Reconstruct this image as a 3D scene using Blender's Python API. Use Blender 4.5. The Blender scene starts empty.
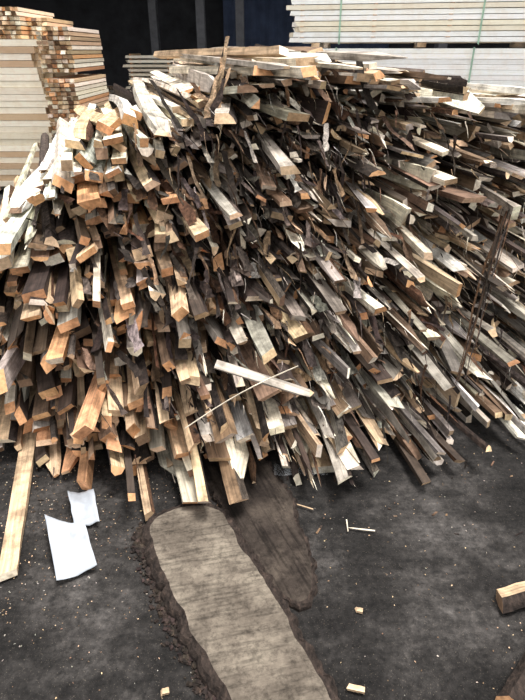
import bpy, math, random
from mathutils import Vector, noise, Matrix
from mathutils.geometry import tessellate_polygon
R = random.Random(11)
scene = bpy.context.scene
try:
    scene.view_settings.view_transform = 'Standard'
    scene.view_settings.look = 'None'
except Exception: pass

def lin(c):
    return tuple(((v/255)/12.92 if v/255 <= .04045 else ((v/255+.055)/1.055)**2.4) for v in c)

# ------------------------------------------------------------ materials
def newmat(name):
    m = bpy.data.materials.new(name); m.use_nodes = True
    nt = m.node_tree; b = nt.nodes['Principled BSDF']
    return m, nt, b
def N(nt, t, **kw):
    n = nt.nodes.new(t)
    for k, v in kw.items(): setattr(n, k, v)
    return n
def ramp(nt, src, stops):
    r = N(nt, 'ShaderNodeValToRGB')
    el = r.color_ramp.elements
    while len(el) < len(stops): el.new(.5)
    for e, (p, c) in zip(el, stops):
        e.position = p; e.color = (*c, 1) if len(c) == 3 else c
    nt.links.new(src, r.inputs[0]); return r.outputs[0]
def mul(nt, a, b, f=1.0, mode='MULTIPLY'):
    m = N(nt, 'ShaderNodeMix', data_type='RGBA', blend_type=mode)
    m.inputs[0].default_value = f
    nt.links.new(a, m.inputs[6]); nt.links.new(b, m.inputs[7]); return m.outputs[2]
def noise_n(nt, vec, scale, detail=4, rough=.6):
    n = N(nt, 'ShaderNodeTexNoise'); n.inputs['Scale'].default_value = scale
    n.inputs['Detail'].default_value = detail; n.inputs['Roughness'].default_value = rough
    nt.links.new(vec, n.inputs['Vector']); return n.outputs['Fac']
def mapping(nt, src, sc):
    mp = N(nt, 'ShaderNodeMapping'); mp.inputs['Scale'].default_value = sc
    nt.links.new(src, mp.inputs['Vector']); return mp.outputs[0]
def bump(nt, b, h, s, d=.01):
    bp = N(nt, 'ShaderNodeBump'); bp.inputs['Strength'].default_value = s
    bp.inputs['Distance'].default_value = d
    nt.links.new(h, bp.inputs['Height']); nt.links.new(bp.outputs[0], b.inputs['Normal'])

def wood_mat(name, lo=.45, hi=1.25, dirt=.35, rough=.75):
    m, nt, b = newmat(name)
    at = N(nt, 'ShaderNodeAttribute', attribute_name='tint')
    tc = N(nt, 'ShaderNodeTexCoord')
    uv = mapping(nt, tc.outputs['UV'], (4, 90, 1))
    n1 = noise_n(nt, uv, 1, 5)
    c1 = ramp(nt, n1, [(.3, (lo,)*3), (.7, (hi,)*3)])
    n2 = noise_n(nt, tc.outputs['Object'], 9, 5, .7)
    c2 = ramp(nt, n2, [(.38, (dirt, dirt*.95, dirt*.9)), (.56, (1, 1, 1))])
    c = mul(nt, at.outputs['Color'], c1); c = mul(nt, c, c2, .75)
    nt.links.new(c, b.inputs['Base Color']); b.inputs['Roughness'].default_value = rough
    b.inputs['Specular IOR Level'].default_value = .3
    bump(nt, b, n1, .6, .005)
    return m
M_wood = wood_mat('sawn_wood', .5, 1.3, .28)
def end_mat():
    m, nt, b = newmat('end_grain')
    at = N(nt, 'ShaderNodeAttribute', attribute_name='tint')
    tc = N(nt, 'ShaderNodeTexCoord')
    n1 = noise_n(nt, tc.outputs['Object'], 70, 4)
    n2 = noise_n(nt, tc.outputs['Object'], 10, 3)
    c = mul(nt, at.outputs['Color'], ramp(nt, n1, [(.3, (.7,)*3), (.7, (1.2,)*3)]))
    c = mul(nt, c, ramp(nt, n2, [(.35, (.6, .56, .52)), (.55, (1, 1, 1))]))
    nt.links.new(c, b.inputs['Base Color']); b.inputs['Roughness'].default_value = .85
    b.inputs['Specular IOR Level'].default_value = .2
    bump(nt, b, n1, .4, .004); return m
M_end = end_mat()
def bark_mat():
    m, nt, b = newmat('bark')
    at = N(nt, 'ShaderNodeAttribute', attribute_name='tint')
    tc = N(nt, 'ShaderNodeTexCoord')
    n1 = noise_n(nt, mapping(nt, tc.outputs['Object'], (60, 25, 60)), 1, 6, .7)
    c = mul(nt, at.outputs['Color'], ramp(nt, n1, [(.35, (.3,)*3), (.55, (1.0,)*3), (.72, (2.2, 2.1, 2.0))]))
    nt.links.new(c, b.inputs['Base Color']); b.inputs['Roughness'].default_value = .9
    b.inputs['Specular IOR Level'].default_value = .2
    bump(nt, b, n1, 1, .012); return m
M_bark = bark_mat()

def ground_mat():
    m, nt, b = newmat('dirt_ground')
    tc = N(nt, 'ShaderNodeTexCoord'); o = tc.outputs['Object']
    n1 = noise_n(nt, o, 2.1, 8, .68)
    n2 = noise_n(nt, o, 45, 5, .7)
    n3 = noise_n(nt, o, 260, 2, .6)
    n4 = noise_n(nt, mapping(nt, o, (5, 16, 5)), 1, 6, .7)
    c = ramp(nt, n1, [(.36, (.010, .0090, .0084)), (.48, (.019, .0170, .0160)), (.56, (.044, .0398, .0375)), (.68, (.086, .079, .075))])
    c = mul(nt, c, ramp(nt, n2, [(.3, (.4,)*3), (.7, (1.6, 1.57, 1.53))]))
    c = mul(nt, c, ramp(nt, n4, [(.35, (.6,)*3), (.65, (1.4,)*3)]))
    sp = ramp(nt, n3, [(.66, (0, 0, 0)), (.72, (.12, .10, .075))])
    c = mul(nt, c, sp, 1.0, 'ADD')
    nt.links.new(c, b.inputs['Base Color'])
    r = ramp(nt, n1, [(.35, (.9,)*3), (.65, (.6,)*3)])
    nt.links.new(r, b.inputs['Roughness']); b.inputs['Specular IOR Level'].default_value = .22
    bump(nt, b, n2, 1.0, .022); return m
def plain(name, col, rough=.7, sc=6, var=.3, metal=0):
    m, nt, b = newmat(name)
    tc = N(nt, 'ShaderNodeTexCoord')
    n1 = noise_n(nt, tc.outputs['Object'], sc, 4)
    c = ramp(nt, n1, [(.3, tuple(v*(1-var) for v in col)), (.7, tuple(v*(1+var) for v in col))])
    nt.links.new(c, b.inputs['Base Color']); b.inputs['Roughness'].default_value = rough
    b.inputs['Metallic'].default_value = metal; return m
def slab_mat(name, a, mid_, bcol, rot, line=.7, pitk=.7, sc=(4,40,4), bmp=.4):
    m, nt, b = newmat(name)
    tc = N(nt, 'ShaderNodeTexCoord'); o = tc.outputs['Object']
    mp = N(nt, 'ShaderNodeMapping'); mp.inputs['Rotation'].default_value = (0, 0, math.radians(rot))
    nt.links.new(o, mp.inputs['Vector'])
    gr = noise_n(nt, mapping(nt, mp.outputs[0], sc), 1, 7, .62)
    big = noise_n(nt, o, 5, 9, .72)
    c = ramp(nt, big, [(.34, a), (.50, mid_), (.66, bcol)])
    c = mul(nt, c, ramp(nt, gr, [(.36, (line,)*3), (.5, (1,)*3), (.66, (1.12,)*3)]))
    pit = noise_n(nt, o, 26, 9, .85)
    c = mul(nt, c, ramp(nt, pit, [(.40, (.35,)*3), (.52, (1,)*3)]), pitk)
    nt.links.new(c, b.inputs['Base Color']); b.inputs['Roughness'].default_value = .9
    b.inputs['Specular IOR Level'].default_value = .12
    bump(nt, b, gr, bmp, .01); return m

# ------------------------------------------------------------ mesh builder
class MB:
    def __init__(s): s.v=[]; s.f=[]; s.mi=[]; s.col=[]; s.uv=[]
    def face(s, idx, mi, col, uv=None):
        s.f.append(idx); s.mi.append(mi); s.col.append(col)
        s.uv.append(uv or [(0, 0)]*len(idx))
    def build(s, name, mats, parent=None, smooth=False):
        me = bpy.data.meshes.new(name); me.from_pydata(s.v, [], s.f)
        for m in mats: me.materials.append(m)
        me.polygons.foreach_set('material_index', s.mi)
        ca = me.color_attributes.new('tint', 'FLOAT_COLOR', 'CORNER')
        ul = me.uv_layers.new(name='UVMap')
        cols=[]; uvs=[]
        for f, c, u in zip(s.f, s.col, s.uv):
            for k in range(len(f)): cols += [c[0], c[1], c[2], 1]; uvs += list(u[k])
        ca.data.foreach_set('color', cols); ul.data.foreach_set('uv', uvs)
        if smooth: me.polygons.foreach_set('use_smooth', [True]*len(s.f))
        me.update()
        ob = bpy.data.objects.new(name, me); scene.collection.objects.link(ob)
        if parent: ob.parent = parent
        return ob

def stick(mb, front, d, L, w, t, roll, kind, side_c, end_c, bark_c, tip=0, bend=0.0, rings=7, mi=(0,1,2), jit=.08):
    d = d.normalized()
    sx = d.cross(Vector((0,0,1))).normalized(); up = sx.cross(d).normalized()
    c, s = math.cos(roll), math.sin(roll)
    ax = sx*c + up*s; ay = up*c - sx*s
    if kind == 'rect':  P=[(-.5,-.5),(.5,-.5),(.5,.5),(-.5,.5)]; B=set()
    elif kind == 'wane': P=[(-.5,-.5),(.5,-.5),(.38,.05),(.2,.5),(-.5,.5)]; B={1,2}
    elif kind == 'slab': P=[(-.5,-.4),(.5,-.4),(.36,.22),(0,.5),(-.36,.22)]; B={1,2,3,4}
    else: P=[(-.5,-.4),(.5,-.45),(.05,.5)]; B={1} if R.random()<.5 else set()
    n = len(P); base = len(mb.v)
    sk1, sk2 = R.uniform(-.5,.5)*w, R.uniform(-.4,.4)*t
    uo = R.uniform(0, 50); vo = R.uniform(0, 50)
    bd = (up*R.uniform(-1,1)+sx*R.uniform(-1,1))*bend
    tl = R.uniform(.06,.24)
    tx, ty = R.uniform(-.45,.45), R.uniform(-.45,.45)
    pos = []
    for r in range(rings):
        f = r/(rings-1)
        a = f*L
        if rings >= 7: a = (f**1.6)*L
        if tip and r == 1: a = min(tl, pos[0]+.9*((2/(rings-1))**1.6)*L) if rings>=7 else tl
        pos.append(a)
    for r, a in enumerate(pos):
        f = a/L
        sc = 1.0; ox = oy = 0
        if tip and r == 0: sc = .12 if tip == 1 else .4; ox, oy = tx*w, ty*t
        cen = front + d*a + bd*(4*f*(1-f)) 
        for (px, py) in P:
            jx = 1+R.uniform(-jit, jit); jy = 1+R.uniform(-jit, jit)
            x = px*w*sc*jx+ox; y = py*t*sc*jy+oy
            off = (sk1*px + sk2*py*2) if r == 0 and not tip else 0
            if r == 0 and tip == 3: off = R.uniform(0, .09); x = px*w*R.uniform(.5,1); 
            mb.v.append(tuple(cen + ax*x + ay*y + d*off))
    ws = [math.hypot((P[(i+1)%n][0]-P[i][0])*w, (P[(i+1)%n][1]-P[i][1])*t) for i in range(n)]
    for r in range(rings-1):
        acc = 0
        for i in range(n):
            j = (i+1) % n
            q = (base+r*n+i, base+(r+1)*n+i, base+(r+1)*n+j, base+r*n+j)
            u0, u1 = pos[r]+uo, pos[r+1]+uo
            uv = [(u0, vo+acc), (u1, vo+acc), (u1, vo+acc+ws[i]), (u0, vo+acc+ws[i])]
            acc += ws[i]
            if i in B: mb.face(q, mi[2], bark_c, uv)
            else:
                mb.face(q, mi[0], side_c, uv)
    mb.face(tuple(base+i for i in range(n)), mi[1], end_c)
    mb.face(tuple(base+(rings-1)*n+i for i in reversed(range(n))), mi[1], end_c)

def ribbon(mb, pts, w, col, mi=2, axis=None, taper=.75):
    base = len(mb.v); n = len(pts)
    a = (axis or Vector((R.uniform(-1,1), R.uniform(-1,1), R.uniform(-.4,.4)))).normalized()
    for i, p in enumerate(pts):
        f = i/(n-1); ww = w*(1-taper*f)*R.uniform(.6,1.25)
        a = (a + Vector([R.uniform(-.25,.25) for _ in range(3)])).normalized()
        mb.v.append(tuple(p-a*ww/2)); mb.v.append(tuple(p+a*ww/2))
    for i in range(n-1):
        b = base+2*i
        mb.face((b, b+1, b+3, b+2), mi, col, [(i*.1,0),(i*.1,w),(i*.1+.1,w),(i*.1+.1,0)])

# ------------------------------------------------------------ pile field
D = Vector((-.254, .967, 0)).normalized(); U = Vector((.967, .254, 0)).normalized()
Z = Vector((0,0,1))
def interp(x, T):
    if x <= T[0][0]: return T[0][1]
    for (a, b), (c, d) in zip(T, T[1:]):
        if x <= c: return b+(d-b)*(x-a)/(c-a)
    return T[-1][1]
HT = [(-1.0,.1),(-.85,.38),(-.68,.68),(-.46,.96),(-.25,1.17),(0,1.30),(.3,1.38),(.48,1.47),(.66,1.58),(1.0,1.58),(1.3,1.50),(2.0,1.42),(2.6,1.27),(2.9,.9)]
def top(u): return interp(u, HT)
def sfront(u, z):
    s = 1.82 + .82*max(0, z/1.5)**1.25
    if u < .25: s += .42*((.25-u)/.9)**1.6
    if u > 1.2: s += .14*(u-1.2)
    if u > 1.9: s += .15*(u-1.9)
    return s
def P3(u, s, z): return U*u + D*s + Z*z

def vary(c, a=.12):
    k = 1+R.uniform(-a, a)*1.3
    return tuple(max(0, v*k*(1+R.uniform(-a, a)*.25)) for v in c)
C = {k: lin(v) for k, v in dict(
    tan=(208,178,144), orange=(214,162,118), pale=(239,226,203), grey=(182,171,158), brown=(130,105,84),
    dark=(70,57,49), white=(249,243,231), bark=(54,45,40), barkg=(92,82,75), barkr=(90,65,49), greyd=(132,122,113)).items()}
def pick(ws):
    t = R.uniform(0, sum(w for _, w in ws))
    for c, w in ws:
        t -= w
        if t <= 0: return C[c]
    return C[ws[-1][0]]

pile = MB()
u = -.98
while u < 2.85:
    h = top(u); z = .03
    right = u > .35
    du, dz = (.047, .034) if right else (.060, .041)
    while z < h:
        uu = u + R.uniform(-.5,.5)*du; zz = z + R.uniform(-.5,.5)*dz
        near_top = (h-zz) < .15
        left = uu < .25+R.uniform(-.15,.15); mid = .1 < uu < 1.1 and zz > .35
        if left or not right:
            w = R.uniform(.045,.09) if R.random()<.75 else R.uniform(.025,.045); t = R.uniform(.020,.045)
        else:
            w = R.uniform(.028,.062) if R.random()<.75 else R.uniform(.062,.095); t = R.uniform(.011,.032)
        sg = .15 if left else .21
        s = sfront(uu, zz) + max(-.42, min(.45, R.gauss(0, sg))) + (0 if left else .06)
        L = R.uniform(2.0, 2.6) if uu < 1.4 else R.uniform(1.9,2.3)
        yaw = R.gauss(0, .055); pit = R.gauss(.03, .05) + (.04 if not left else 0)
        if R.random() < .08 and not near_top: yaw *= 2.6; pit *= 2
        if uu < 0: yaw -= .03
        if near_top: 
            pit = R.gauss(-.02 if left else .005,.02); yaw*=.7
            if left: s -= .03
        elif h-zz < .4: pit = min(pit, .05)
        if zz < .12: pit = abs(pit)*-.15
        yaw = max(-.16, min(.16, yaw))
        d = (D*math.cos(yaw)+U*math.sin(yaw))
        d = (d*math.cos(pit)+Z*math.sin(pit))
        piv = P3(uu, s+.6, zz); f = piv - d*.6
        if f.z < t*.6+.012: f.z = t*.6+.012
        e = f + d*L
        if e.z < .05: d.z += (.05-e.z)/L
        roll = R.gauss(0, .35) + (math.pi/2 if R.random() < .22 else 0) + (math.pi if R.random()<.4 else 0)
        k = R.random()
        kind = 'rect' if k < (.50 if left else .32) else ('wane' if k < .74 else ('slab' if k < .92 else 'tri'))
        if left:
            sc = pick([('tan',4),('brown',4),('orange',1.2),('grey',1.8),('dark',2.6),('pale',1.2)])
            ec = pick([('orange',6),('tan',4.5),('pale',1.4),('brown',1.2)])
            if near_top: sc = pick([('pale',4),('white',4),('tan',1)]); kind='rect' if R.random()<.8 else 'wane'; roll = R.gauss(0,.3)  # top layer: strong daylight put into the colour as pale and white tones
        elif mid:
            sc = pick([('grey',3),('brown',3.2),('dark',3.8),('tan',2),('greyd',2),('pale',1.6)])
            ec = pick([('tan',4),('pale',3),('orange',1.6),('brown',1.6),('grey',1)])
            if near_top: sc = pick([('pale',3),('grey',3),('tan',2),('white',1.4)])  # daylit top, lightened by colour choice
        else:
            sc = pick([('grey',4.2),('greyd',2.6),('brown',2),('dark',2.6),('pale',3),('tan',1.8),('white',1.5)])
            ec = pick([('tan',4),('pale',3.4),('orange',.8),('grey',2)])
            if near_top: sc = pick([('pale',3),('grey',2.5),('white',3),('brown',.6)])  # same daylight brightening in the top sticks' colour
        bc = pick([('bark',3),('barkg',2),('barkr',1.5)])
        tipr = R.random(); tip = 0
        if not left and tipr < .42: tip = 1 if tipr < .10 else (2 if tipr < .2 else 3)
        elif left and tipr < .12: tip = 2 if tipr < .05 else 3
        stick(pile, f, d, L, w, t, roll, kind, vary(sc,.2), vary(ec,.15), vary(bc,.2), tip, bend=.025, jit=.08 if left else .15)
        if tip and R.random() < .6:
            for _ in range(R.randint(1,3)):
                o = U*R.uniform(-.4,.4)*w + Z*R.uniform(-.4,.4)*t
                dd = (d + U*R.uniform(-.1,.1)+Z*R.uniform(-.08,.1)).normalized()
                stick(pile, f+o-d*R.uniform(-.05,.04), dd, .3, R.uniform(.006,.02), R.uniform(.003,.01), R.uniform(0,3), 'tri',
                      vary(C['pale']), vary(C['pale']), bc, 1, rings=3)
        z += dz*R.uniform(.85,1.15)
    u += du*R.uniform(.9,1.1)

def extra(px, s, z, yaw, pit, L, w, t, kind, sc, ec, tip=0, roll=0, bend=.0):
    d = (D*math.cos(yaw)+U*math.sin(yaw)); d = d*math.cos(pit)+Z*math.sin(pit)
    stick(pile, P3(px, s, z), d, L, w, t, roll, kind, C[sc], C[ec], C['bark'], tip, bend, jit=.12)
extra(1.43, 1.93, .74, 0.02, .06, 1.6, .060, .020, 'rect','white','white',3, .35)
extra(1.38, 2.0, .70, 0.04, .08, 1.6, .030, .020, 'rect','pale','white',1, .35)
extra(1.35, 2.05, 1.12, .03, .0, 1.6, .055, .025, 'rect','pale','tan',0,.2)
extra(1.05, 1.95, .80, .04, .05, 1.5, .05, .025,'rect','pale','pale',2,.4)
extra(.80, 1.56, .13, .02, .09, 1.4, .045, .02,'rect','pale','white',1,.3)
extra(.72, 1.60, .22, .02, .12, 1.4, .05, .02,'wane','grey','pale',3,.3)
extra(.95, 1.60, .14, .02, .10, 1.4, .05, .02,'rect','tan','pale',3,.3)
extra(.62, 1.95, 1.22, .1, .05, 1.5, .07, .03,'wane','grey','tan',0,.1)
extra(.42, 2.15, 1.38, .22, .0, 1.4, .08, .035,'wane','grey','tan',0,.05)
extra(.62, 2.35, 1.53, .3, -.01, 1.4, .08, .035,'wane','pale','orange',0,.0)
extra(.80, 2.35, 1.56, -.2, .0, 1.6, .08, .03,'rect','pale','tan',0,.1)
for i in range(44):
    uu = R.uniform(.6, 2.5)
    extra(uu, R.uniform(2.1,2.7), top(uu)+R.uniform(-.08,.03), R.uniform(-.3,.12), R.uniform(-.05,.03), R.uniform(1.0,1.7), R.uniform(.035,.08),
          R.uniform(.015,.035), R.choice(['rect','rect','wane']), R.choice(['pale','grey','white','tan','brown']), R.choice(['tan','pale','orange']), R.choice([0,0,1,2,3]), R.uniform(-.3,.3))
for i in range(26):
    uu = -.60 + i*.040 + R.uniform(-.02,.02)
    extra(uu, 1.83+.42*max(0,(.2-uu)/.85)**1.5+R.uniform(-.05,.08), R.uniform(.06,.34), R.uniform(-.04,.04), R.uniform(.10,.26), R.uniform(1.0,1.5), R.uniform(.045,.075),
          R.uniform(.018,.03), R.choice(['rect','rect','wane']), R.choice(['tan','brown','tan','brown','grey']), R.choice(['tan','orange','brown']), 0, R.uniform(-.25,.25))

pile_root = bpy.data.objects.new('wood_offcut_pile', None); scene.collection.objects.link(pile_root)
pile.build('offcut_sticks', [M_wood, M_end, M_bark], pile_root)

ex = MB()
def cross(p, q, w, t, kind, sc, ec, tip=0, roll=0.0, mbx=ex, rings=7):
    p=Vector(p); q=Vector(q)
    stick(mbx, p, q-p, (q-p).length, w, t, roll, kind, C[sc], C[ec], C['bark'], tip, rings=rings)
cross(P3(.60,1.54,.51), P3(.27,1.70,.60), .034, .010,'rect','grey','tan',3,.5)
pts=[P3(.13+.40*f, 1.56-.02*f, .44+.20*f+.02*math.sin(f*3)) for f in [i/8 for i in range(9)]]
for a,b in zip(pts,pts[1:]): cross(a,a+(b-a)*1.05,.003,.003,'rect','pale','pale',rings=2)
for i in range(7):
    pts=[P3(.40+.012*j+R.uniform(-.010,.010),2.38,1.36+.036*j) for j in range(9-i)]
    off=Vector((R.gauss(0,.014),R.gauss(0,.01),0))
    ribbon(ex,[p+off for p in pts],R.uniform(.015,.04),vary(C[['tan','barkg','tan'][i%3]],.2),mi=0 if i%2 else 2,taper=.5,axis=U.copy())
def shred(u0, z0, length, w, col, out=.08, side=0, axis=None, n=6):
    s0 = sfront(u0, z0) - R.uniform(.0, .25)
    p = P3(u0, s0, z0); pts=[p.copy()]
    v = (-D*R.uniform(.1,1)*out*8 + Z*-R.uniform(.3,1.2) + U*(R.uniform(-.6,.6)+side)).normalized()
    for i in range(n):
        v = (v + Vector((R.uniform(-.25,.25), R.uniform(-.2,.2), R.uniform(-.35,.1)))).normalized()
        p = p + v*length/n; p.z = max(p.z, .01); pts.append(p.copy())
    ribbon(ex, pts, w, col, axis=axis)
for i in range(340):
    u0 = R.gauss(.75,.45); 
    if u0 < -.4 or u0 > 2.2: continue
    z0 = R.uniform(.2, top(u0)-.1)
    shred(u0, z0, R.uniform(.06,.2), R.uniform(.004,.020), vary(pick([('bark',4),('barkr',1.5),('brown',2),('barkg',3)]),.3), side=.25)
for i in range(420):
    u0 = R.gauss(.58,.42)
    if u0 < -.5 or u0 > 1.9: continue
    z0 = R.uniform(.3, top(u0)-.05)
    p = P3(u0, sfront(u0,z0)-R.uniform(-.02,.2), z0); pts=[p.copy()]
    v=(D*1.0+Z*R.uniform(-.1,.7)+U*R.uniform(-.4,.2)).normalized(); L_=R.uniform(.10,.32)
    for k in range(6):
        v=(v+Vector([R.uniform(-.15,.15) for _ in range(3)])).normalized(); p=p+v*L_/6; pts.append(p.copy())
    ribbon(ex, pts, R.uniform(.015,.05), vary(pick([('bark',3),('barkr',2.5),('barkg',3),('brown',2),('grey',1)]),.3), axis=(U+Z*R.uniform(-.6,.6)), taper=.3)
for i in range(420):
    u0 = R.uniform(.2, 2.2); z0 = R.uniform(.12, top(u0)+.03)
    shred(u0, z0, R.uniform(.03,.11), R.uniform(.002,.006), vary(pick([('pale',4),('tan',3),('grey',3),('white',1)]),.2), side=.4)
for i in range(11):
    pts=[P3(1.72-.059*j+R.uniform(-.012,.012), 2.14-.064*j, .96-.083*j) for j in range(8)]
    off=Vector((R.gauss(0,.012),R.gauss(0,.015),R.gauss(0,.03)))
    ribbon(ex,[p+off for p in pts], R.uniform(.006,.020), vary(C['barkr' if i%2 else 'bark'],.3))
ex.build('bark_shreds', [M_wood, M_end, M_bark], pile_root)

# ------------------------------------------------------------ ground
def gh(x, y):
    return .010*noise.noise(Vector((x*2.2, y*2.2, 0)))+.006*noise.noise(Vector((x*9, y*9, 3))) - .004
gb = MB(); n = 230
def cs(i, c, k): 
    t = (i/(n-1))*2-1
    return c + math.sinh(t*4.2)/math.sinh(4.2)*k
for j in range(n):
    for i in range(n):
        x = cs(i, 0, 30); y = cs(j, 1.4, 32); gb.v.append((x, y, gh(x, y) if abs(x) < 8 and y < 9 else -.004))
for j in range(n-1):
    for i in range(n-1):
        a = j*n+i; gb.face((a, a+1, a+n+1, a+n), 0, (1,1,1))
gb.build('ground', [ground_mat()], smooth=True)

# ------------------------------------------------------------ slabs on ground
def slab(name, left, right, tip0, thick, mtop, rim=.02, z0=.0, rimc='barkg', inset=-.012, rough=1.0):
    mb = MB()
    outline = [Vector((*p, 0)) for p in left[::-1]] + [Vector((*p,0)) for p in tip0] + [Vector((*p,0)) for p in right]
    pts=[]
    m = len(outline)
    for i in range(m):
        a,b = outline[i], outline[(i+1)%m]; k = max(1,int((b-a).length/.010))
        for q in range(k):
            p = a.lerp(b,q/k); pts.append(p)
    for _ in range(14):
        pts=[(pts[i-1]+pts[i]*2+pts[(i+1)%len(pts)])/4 for i in range(len(pts))]
    m=len(pts); rings=[]
    area=sum(pts[i].x*pts[(i+1)%m].y-pts[(i+1)%m].x*pts[i].y for i in range(m))
    sg=1 if area>0 else -1
    def off(i, amt):
        tg=(pts[(i+4)%m]-pts[i-4]).normalized(); return Vector((tg.y,-tg.x,0))*sg*amt
    J=[noise.noise(pts[i]*12) for i in range(m)]
    J2=[noise.noise(pts[i]*38+Vector((5,5,5))) for i in range(m)]
    J3=[noise.noise(pts[i]*110+Vector((1,5,2))) for i in range(m)]
    spec=[(inset,thick),(-.004,thick*.98),(rim*.35,thick*.85),(rim*.65,thick*.9),(rim*1.1,thick*.45),(rim*1.3,-.012)]
    for k,(o,zz) in enumerate(spec):
        row=[]
        for i in range(m):
            jj = J[i]*.012 + (J2[i]*.014+J3[i]*.007)*(rough if k>=2 else .2)
            p=pts[i]+off(i,o+jj); row.append(len(mb.v)); mb.v.append((p.x,p.y,z0+zz+((.008*J2[i]+.008*J3[(i*3+k)%m])*rough if 1<k<5 else 0)))
        rings.append(row)
    for k in range(len(spec)-1):
        for i in range(m):
            j=(i+1)%m
            mb.face((rings[k][i],rings[k+1][i],rings[k+1][j],rings[k][j]) if sg>0 else (rings[k][i],rings[k][j],rings[k+1][j],rings[k+1][i]), 0 if k==0 else 1, C[rimc] if k else C['tan'], None)
    co_=[Vector(mb.v[i]) for i in rings[0]]
    for tri in tessellate_polygon([co_]):
        a,b,c=[Vector(mb.v[rings[0][q]]) for q in tri]
        if (b-a).cross(c-a).z<0: tri=(tri[0],tri[2],tri[1])
        mb.face(tuple(rings[0][q] for q in tri),0,(1,1,1))
    return mb.build(name,[mtop,M_bark,M_end])
L1=[(-.428,1.48),(-.403,1.392),(-.346,1.284),(-.30,1.185),(-.246,1.096),(-.19,1.013),(-.1445,.938),(-.1026,.868),(-.033,.743),(.03,.6)]
T1=[(-.410,1.535),(-.34,1.575),(-.21,1.590)]
R1=[(-.140,1.53),(-.082,1.392),(-.016,1.284),(.038,1.185),(.081,1.096),(.12,1.013),(.155,.938),(.185,.868),(.232,.743),(.27,.6)]
s1=slab('wood_slab', L1, R1, T1, .036, slab_mat('slab_sawn_face', lin((66,59,52)), lin((100,91,81)), lin((128,118,105)),-12,.62,.75,(9,75,9),.5), rim=.026, rimc='bark')
L2=[(.065,1.185),(.012,1.26),(-.035,1.35),(-.075,1.44),(-.115,1.54),(-.20,1.67),(-.30,1.857),(-.38,2.1)]
R2=[(.168,1.2),(.176,1.284),(.165,1.392),(.14,1.488),(.112,1.645),(.065,1.76),(.01,1.88),(-.06,2.1)]
s2=slab('wood_slab', L2, R2, [(.085,1.165),(.14,1.165)], .020, slab_mat('slab_dark_face', lin((34,29,26)), lin((54,47,42)), lin((80,71,63)),66,.5,.7,(5,60,5),.8), rim=.012, rimc='bark', inset=-.006)

ch = MB()
def chip(x,y,l,w,t,col,mi=0):
    a=R.uniform(0,math.pi); d=Vector((math.cos(a),math.sin(a),R.uniform(-.15,.15)))
    stick(ch,Vector((x,y,gh(x,y)+t/2+.001)),d,l,w,t,R.uniform(-.3,.3),'rect',col,col,col,rings=2,mi=(mi,mi,mi),jit=.3)
for i in range(1900):
    x=R.uniform(-1.5,1.6); y=R.uniform(.6,2.3)
    if R.random()<.5: x=R.gauss(-.85,.35); y=R.gauss(1.55,.3)
    chip(x,y,R.uniform(.002,.006),R.uniform(.0012,.0035),.0015,vary(pick([('tan',3),('brown',4),('grey',2)]),.3))
for i in range(1000):
    g=R.random(); k=min(len(L1)-2,int(R.random()**1.3*8))
    x=L1[k][0]*(1-g)+L1[k+1][0]*g-.02-abs(R.gauss(0.0,.022)); y=L1[k][1]*(1-g)+L1[k+1][1]*g+R.gauss(0,.02)
    sz=R.uniform(.003,.012)
    chip(x,y,sz*1.4,sz,sz*.7,vary(C['bark'],.3),2)
for i in range(60):
    x=R.uniform(-1.2,1.6); y=R.uniform(1.45,1.9)
    chip(x,y,R.uniform(.01,.05),R.uniform(.003,.007),.003,vary(pick([('bark',4),('brown',2),('dark',3)]),.3),2)
ch.build('wood_chips',[M_wood,M_end,M_bark])
def single(name,p,q,w,t,sc,ec,kind='rect',tip=0,roll=0):
    mb=MB(); cross(p,q,w,t,kind,sc,ec,tip,roll,mb); return mb.build(name,[M_wood,M_end,M_bark])
single('wood_splinter',(.325,1.49,.010),(.425,1.475,.010),.005,.003,'pale','pale',tip=1)
single('wood_splinter',(.325,1.53,.010),(.322,1.47,.012),.004,.003,'pale','pale')
single('wood_splinter',(.13,1.615,.010),(.20,1.585,.010),.005,.003,'tan','pale',tip=1)
single('wood_offcut_chip',(.305,1.145,.008),(.325,1.14,.008),.014,.009,'tan','tan')
single('wood_offcut_chip',(.245,.90,.008),(.290,.89,.008),.016,.009,'tan','orange')
single('wood_offcut_chip',(-.285,.885,.008),(-.265,.89,.008),.016,.009,'tan','tan')
single('wood_plank',(-.875,1.265,.022),(-1.09,2.08,.045),.062,.026,'tan','pale')

def paper(name, c, lift):
    mb=MB(); nn=13
    A,B_,Cc,Dd=[Vector((*p,0)) for p in c]
    for j in range(nn):
        for i in range(nn):
            f,g=i/(nn-1),j/(nn-1)
            p=(A*(1-f)+B_*f)*(1-g)+(Dd*(1-f)+Cc*f)*g
            e=Vector((f,g,lift*90))*3
            p=p+Vector((noise.noise(e),noise.noise(e+Z*4),0))*.003
            z=.012+lift*(1-g)+.035*abs(f-.45)+.010*noise.noise(Vector((f*4,g*4,lift*50)))+.004
            mb.v.append((p.x,p.y,max(z,.006)))
    for j in range(nn-1):
        for i in range(nn-1):
            a=j*nn+i; mb.face((a,a+nn,a+nn+1,a+1),0,(1,1,1))
    o=mb.build(name,[M_paper],smooth=True)
    m=o.modifiers.new('thick','SOLIDIFY'); m.thickness=.003; return o
M_paper=plain('white_card',(.37,.39,.42),.6,14,.2)
paper('paper_scrap',[(-.7816,1.645),(-.68,1.655),(-.62,1.50),(-.711,1.49)],.02)
paper('paper_scrap',[(-.820,1.50),(-.655,1.45),(-.575,1.30),(-.695,1.238)],.04)

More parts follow.
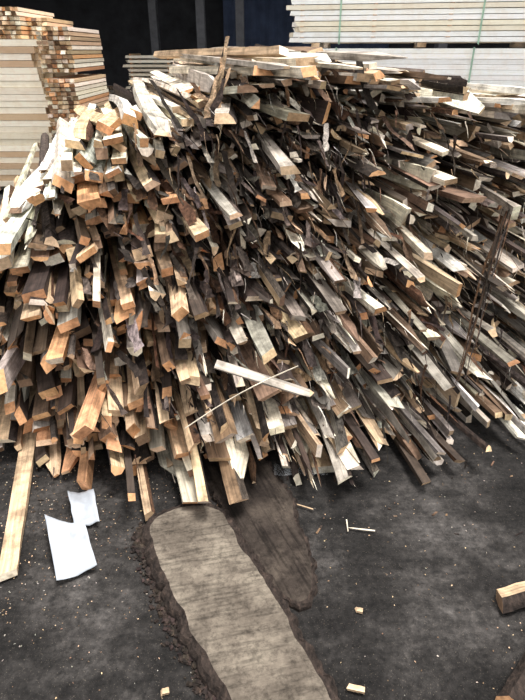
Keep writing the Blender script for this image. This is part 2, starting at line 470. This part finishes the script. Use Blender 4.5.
mb=MB()
cross((.67,.83,.040),(.93,1.08,.045),.09,.075,'slab','tan','orange',0,.3,mb)
mb.build('log_offcut',[M_wood,M_end,M_bark])
mb=MB()
cross((.775,1.165,.022),(1.05,1.24,.03),.075,.04,'wane','tan','brown',0,.5,mb)
mb.build('log_offcut',[M_wood,M_end,M_bark])
mb=MB(); nx,ny=26,8
for j in range(ny):
    for i in range(nx):
        x=.05+i*.009; y=1.76+j*.010
        mb.v.append((x,y,.02+.022*abs(noise.noise(Vector((x*28,y*28,1))))+.006))
for j in range(ny-1):
    for i in range(nx-1):
        a=j*nx+i; mb.face((a,a+1,a+nx+1,a+nx),0,(1,1,1))
mp_,nt,b=newmat('clear_film'); b.inputs['Base Color'].default_value=(.7,.72,.75,1); b.inputs['Roughness'].default_value=.15; b.inputs['Alpha'].default_value=.08
mb.build('plastic_film_scrap',[mp_],smooth=True)

# ------------------------------------------------------------ lumber stacks
M_green=plain('green_strap',(.30,.46,.34),.4)
def board_stack(name, origin, yaw, length, depth, z0, layers, bt, gap, bw, cols, straps=(), mat=None):
    mb=MB(); X=Vector((math.cos(yaw),math.sin(yaw),0)); Y=Vector((-math.sin(yaw),math.cos(yaw),0)); o=Vector(origin)
    z=z0
    for l in range(layers):
        y=0
        while y<depth:
            c=vary(pick(cols),.06)
            e=R.uniform(-.05,.05)
            stick(mb,o+X*e+Y*(y+bw/2+R.uniform(-.010,.010))+Z*(z+bt/2),X,length+R.uniform(-.03,.03),bw*.96,bt*.94,0,'rect',c,vary(C['pale']),c,rings=2,jit=.02)
            y+=bw
            if 2*bw < y < depth-2*bw: y=depth-2*bw
        z+=bt
        if gap>0:
            k=.1
            while k<length:
                stick(mb,o+X*k-Y*.005+Z*(z+gap/2),Y,depth,.04,gap,0,'rect',C['tan'],C['orange'],C['tan'],rings=2,jit=0)
                k+=.75
            z+=gap
    for sx_ in straps:
        p=o+X*sx_-Y*.014
        stick(mb,p+Z*(z0-.02),Z+Vector((0,0.0001,0)),z-z0+.03,.016,.004,0,'rect',(.05,.2,.1),(.05,.2,.1),C['dark'],rings=2,mi=(3,3,3),jit=0)
    k=.25
    while k<length:
        stick(mb,o+X*k+Z*(z0-.025),Y,depth,.09,.045,0,'rect',C['grey'],C['tan'],C['grey'],rings=2,jit=0); k+=1.1
    return mb.build(name,[mat or M_lum,M_end,M_bark,M_green])
M_lum=wood_mat('stacked_lumber',.92,1.08,.92,.7)
C['cream']=lin((253,243,222)); C['snow']=lin((255,254,250))
pal=[('cream',1.5),('snow',5)]
board_stack('lumber_stack',(.30,6.75,0),math.radians(-12),5,1.2,.1,31,.049,.0,.15,pal,(.5,1.9))
board_stack('lumber_stack',(.32,6.72,0),math.radians(-12),5,1.2,1.675,18,.045,.004,.15,pal,(.5,1.9))
board_stack('lumber_stack',(-5.8,7.0,0),0,3.25,1.3,.1,23,.07,.0,.14,[('cream',4),('pale',3),('tan',1)])
def batten_bundle(name, x0,x1,y,z0,z1,L):
    mb=MB(); z=z0
    while z<z1:
        x=x0
        while x<x1:
            c=vary(pick([('tan',3),('orange',1),('pale',2)]),.2)
            stick(mb,Vector((x+.03,y+R.uniform(-.04,.04),z+.022)),Vector((0,1,0)),L,.055,.036,0,'rect',c,vary(pick([('tan',3),('orange',1),('pale',2),('brown',1)]),.2),c,rings=2,jit=.05)
            x+=.06
        z+=.045
    return mb.build(name,[M_lum,M_end,M_bark])
batten_bundle('batten_bundle',-3.3,-2.75,7.05,1.71,1.98,1.2)
batten_bundle('batten_bundle',-2.46,-2.10,6.8,.02,1.32,1.4)
batten_bundle('batten_bundle',-2.46,-2.12,6.85,1.38,1.82,1.3)
batten_bundle('batten_bundle',-2.72,-2.50,7.3,1.71,1.9,1.0)
board_stack('lumber_stack',(-2.75,12.4,0),0,1.3,1.0,.1,18,.05,.03,.14,[('cream',3),('pale',2)])
board_stack('lumber_stack',(-4.7,13.2,0),0,1.3,1.0,.1,9,.06,.03,.14,[('grey',3),('brown',2)])

# ------------------------------------------------------------ shed
def box(name, a, b, mat, parent=None):
    x0,y0,z0=a; x1,y1,z1=b
    v=[(x0,y0,z0),(x1,y0,z0),(x1,y1,z0),(x0,y1,z0),(x0,y0,z1),(x1,y0,z1),(x1,y1,z1),(x0,y1,z1)]
    f=[(0,3,2,1),(4,5,6,7),(0,1,5,4),(1,2,6,5),(2,3,7,6),(3,0,4,7)]
    me=bpy.data.meshes.new(name); me.from_pydata(v,[],f); me.materials.append(mat)
    o=bpy.data.objects.new(name,me); scene.collection.objects.link(o)
    if parent: o.parent=parent
    return o
M_wall=plain('dark_cladding',(.030,.030,.034),.8,2,.5)
M_blue=plain('blue_cladding',(.08,.11,.19),.6,2,.3)
M_roof=plain('roof_sheet',(.03,.03,.035),.8)
M_steel=plain('painted_steel',(.12,.12,.13),.5)
box('wall_back',(-16,20,0),(16,20.3,7),M_wall)
box('wall_left',(-16.3,9.5,0),(-16,20,7),M_wall)
box('wall_right',(16,9.5,0),(16.3,20,7),M_wall)
box('shade_ceiling',(-16.3,9.3,7),(16.3,20.3,7.2),M_roof)  # unseen roof, added over the back to block sky light and keep it dark
box('trim_1',(-16.3,9.1,4.2),(16.3,9.3,7.2),M_roof)
mb=MB(); x=-1.2; i=0
while x<4:
    y=19.65 if i%2 else 19.55
    mb.v += [(x,y,0),(x,y,6.8)]; i+=1; x+=.14
for k in range(i-1): mb.face((2*k,2*k+2,2*k+3,2*k+1),0,(1,1,1))
mb.build('wall_panel_blue',[M_blue])
def column(x,y):
    r=bpy.data.objects.new('steel_column',None); scene.collection.objects.link(r)
    box('web',(x-.02,y-.14,0),(x+.02,y+.14,7),M_steel,r)
    box('flange_1',(x-.10,y-.16,0),(x+.10,y-.14,7),M_steel,r)
    box('flange_2',(x-.10,y+.14,0),(x+.10,y+.16,7),M_steel,r)
for x,y in [(-2.9,17),(-1.5,15.5),(-.55,15.5),(-6,14),(4,14),(-9.5,14)]: column(x,y)

# ------------------------------------------------------------ light
w=bpy.data.worlds.new('sky'); scene.world=w; w.use_nodes=True
nt=w.node_tree; bg=nt.nodes['Background']
bg.inputs[0].default_value=(.98,.985,1.0,1); bg.inputs[1].default_value=1.45
sd=bpy.data.lights.new('sun','SUN'); sd.energy=6.3; sd.angle=math.radians(20); sd.color=(1,.985,.96)
so=bpy.data.objects.new('sun',sd); scene.collection.objects.link(so)
so.rotation_euler=(-Vector((.30,.05,1.3))).to_track_quat('-Z','Y').to_euler()

cam=bpy.data.cameras.new('camera'); co=bpy.data.objects.new('camera',cam); scene.collection.objects.link(co)
co.location=(0,0,1.6); co.rotation_euler=(math.radians(61.2),0,0)
cam.sensor_fit='VERTICAL'; cam.sensor_height=36; cam.lens=28.03; cam.clip_start=.05
scene.camera=co
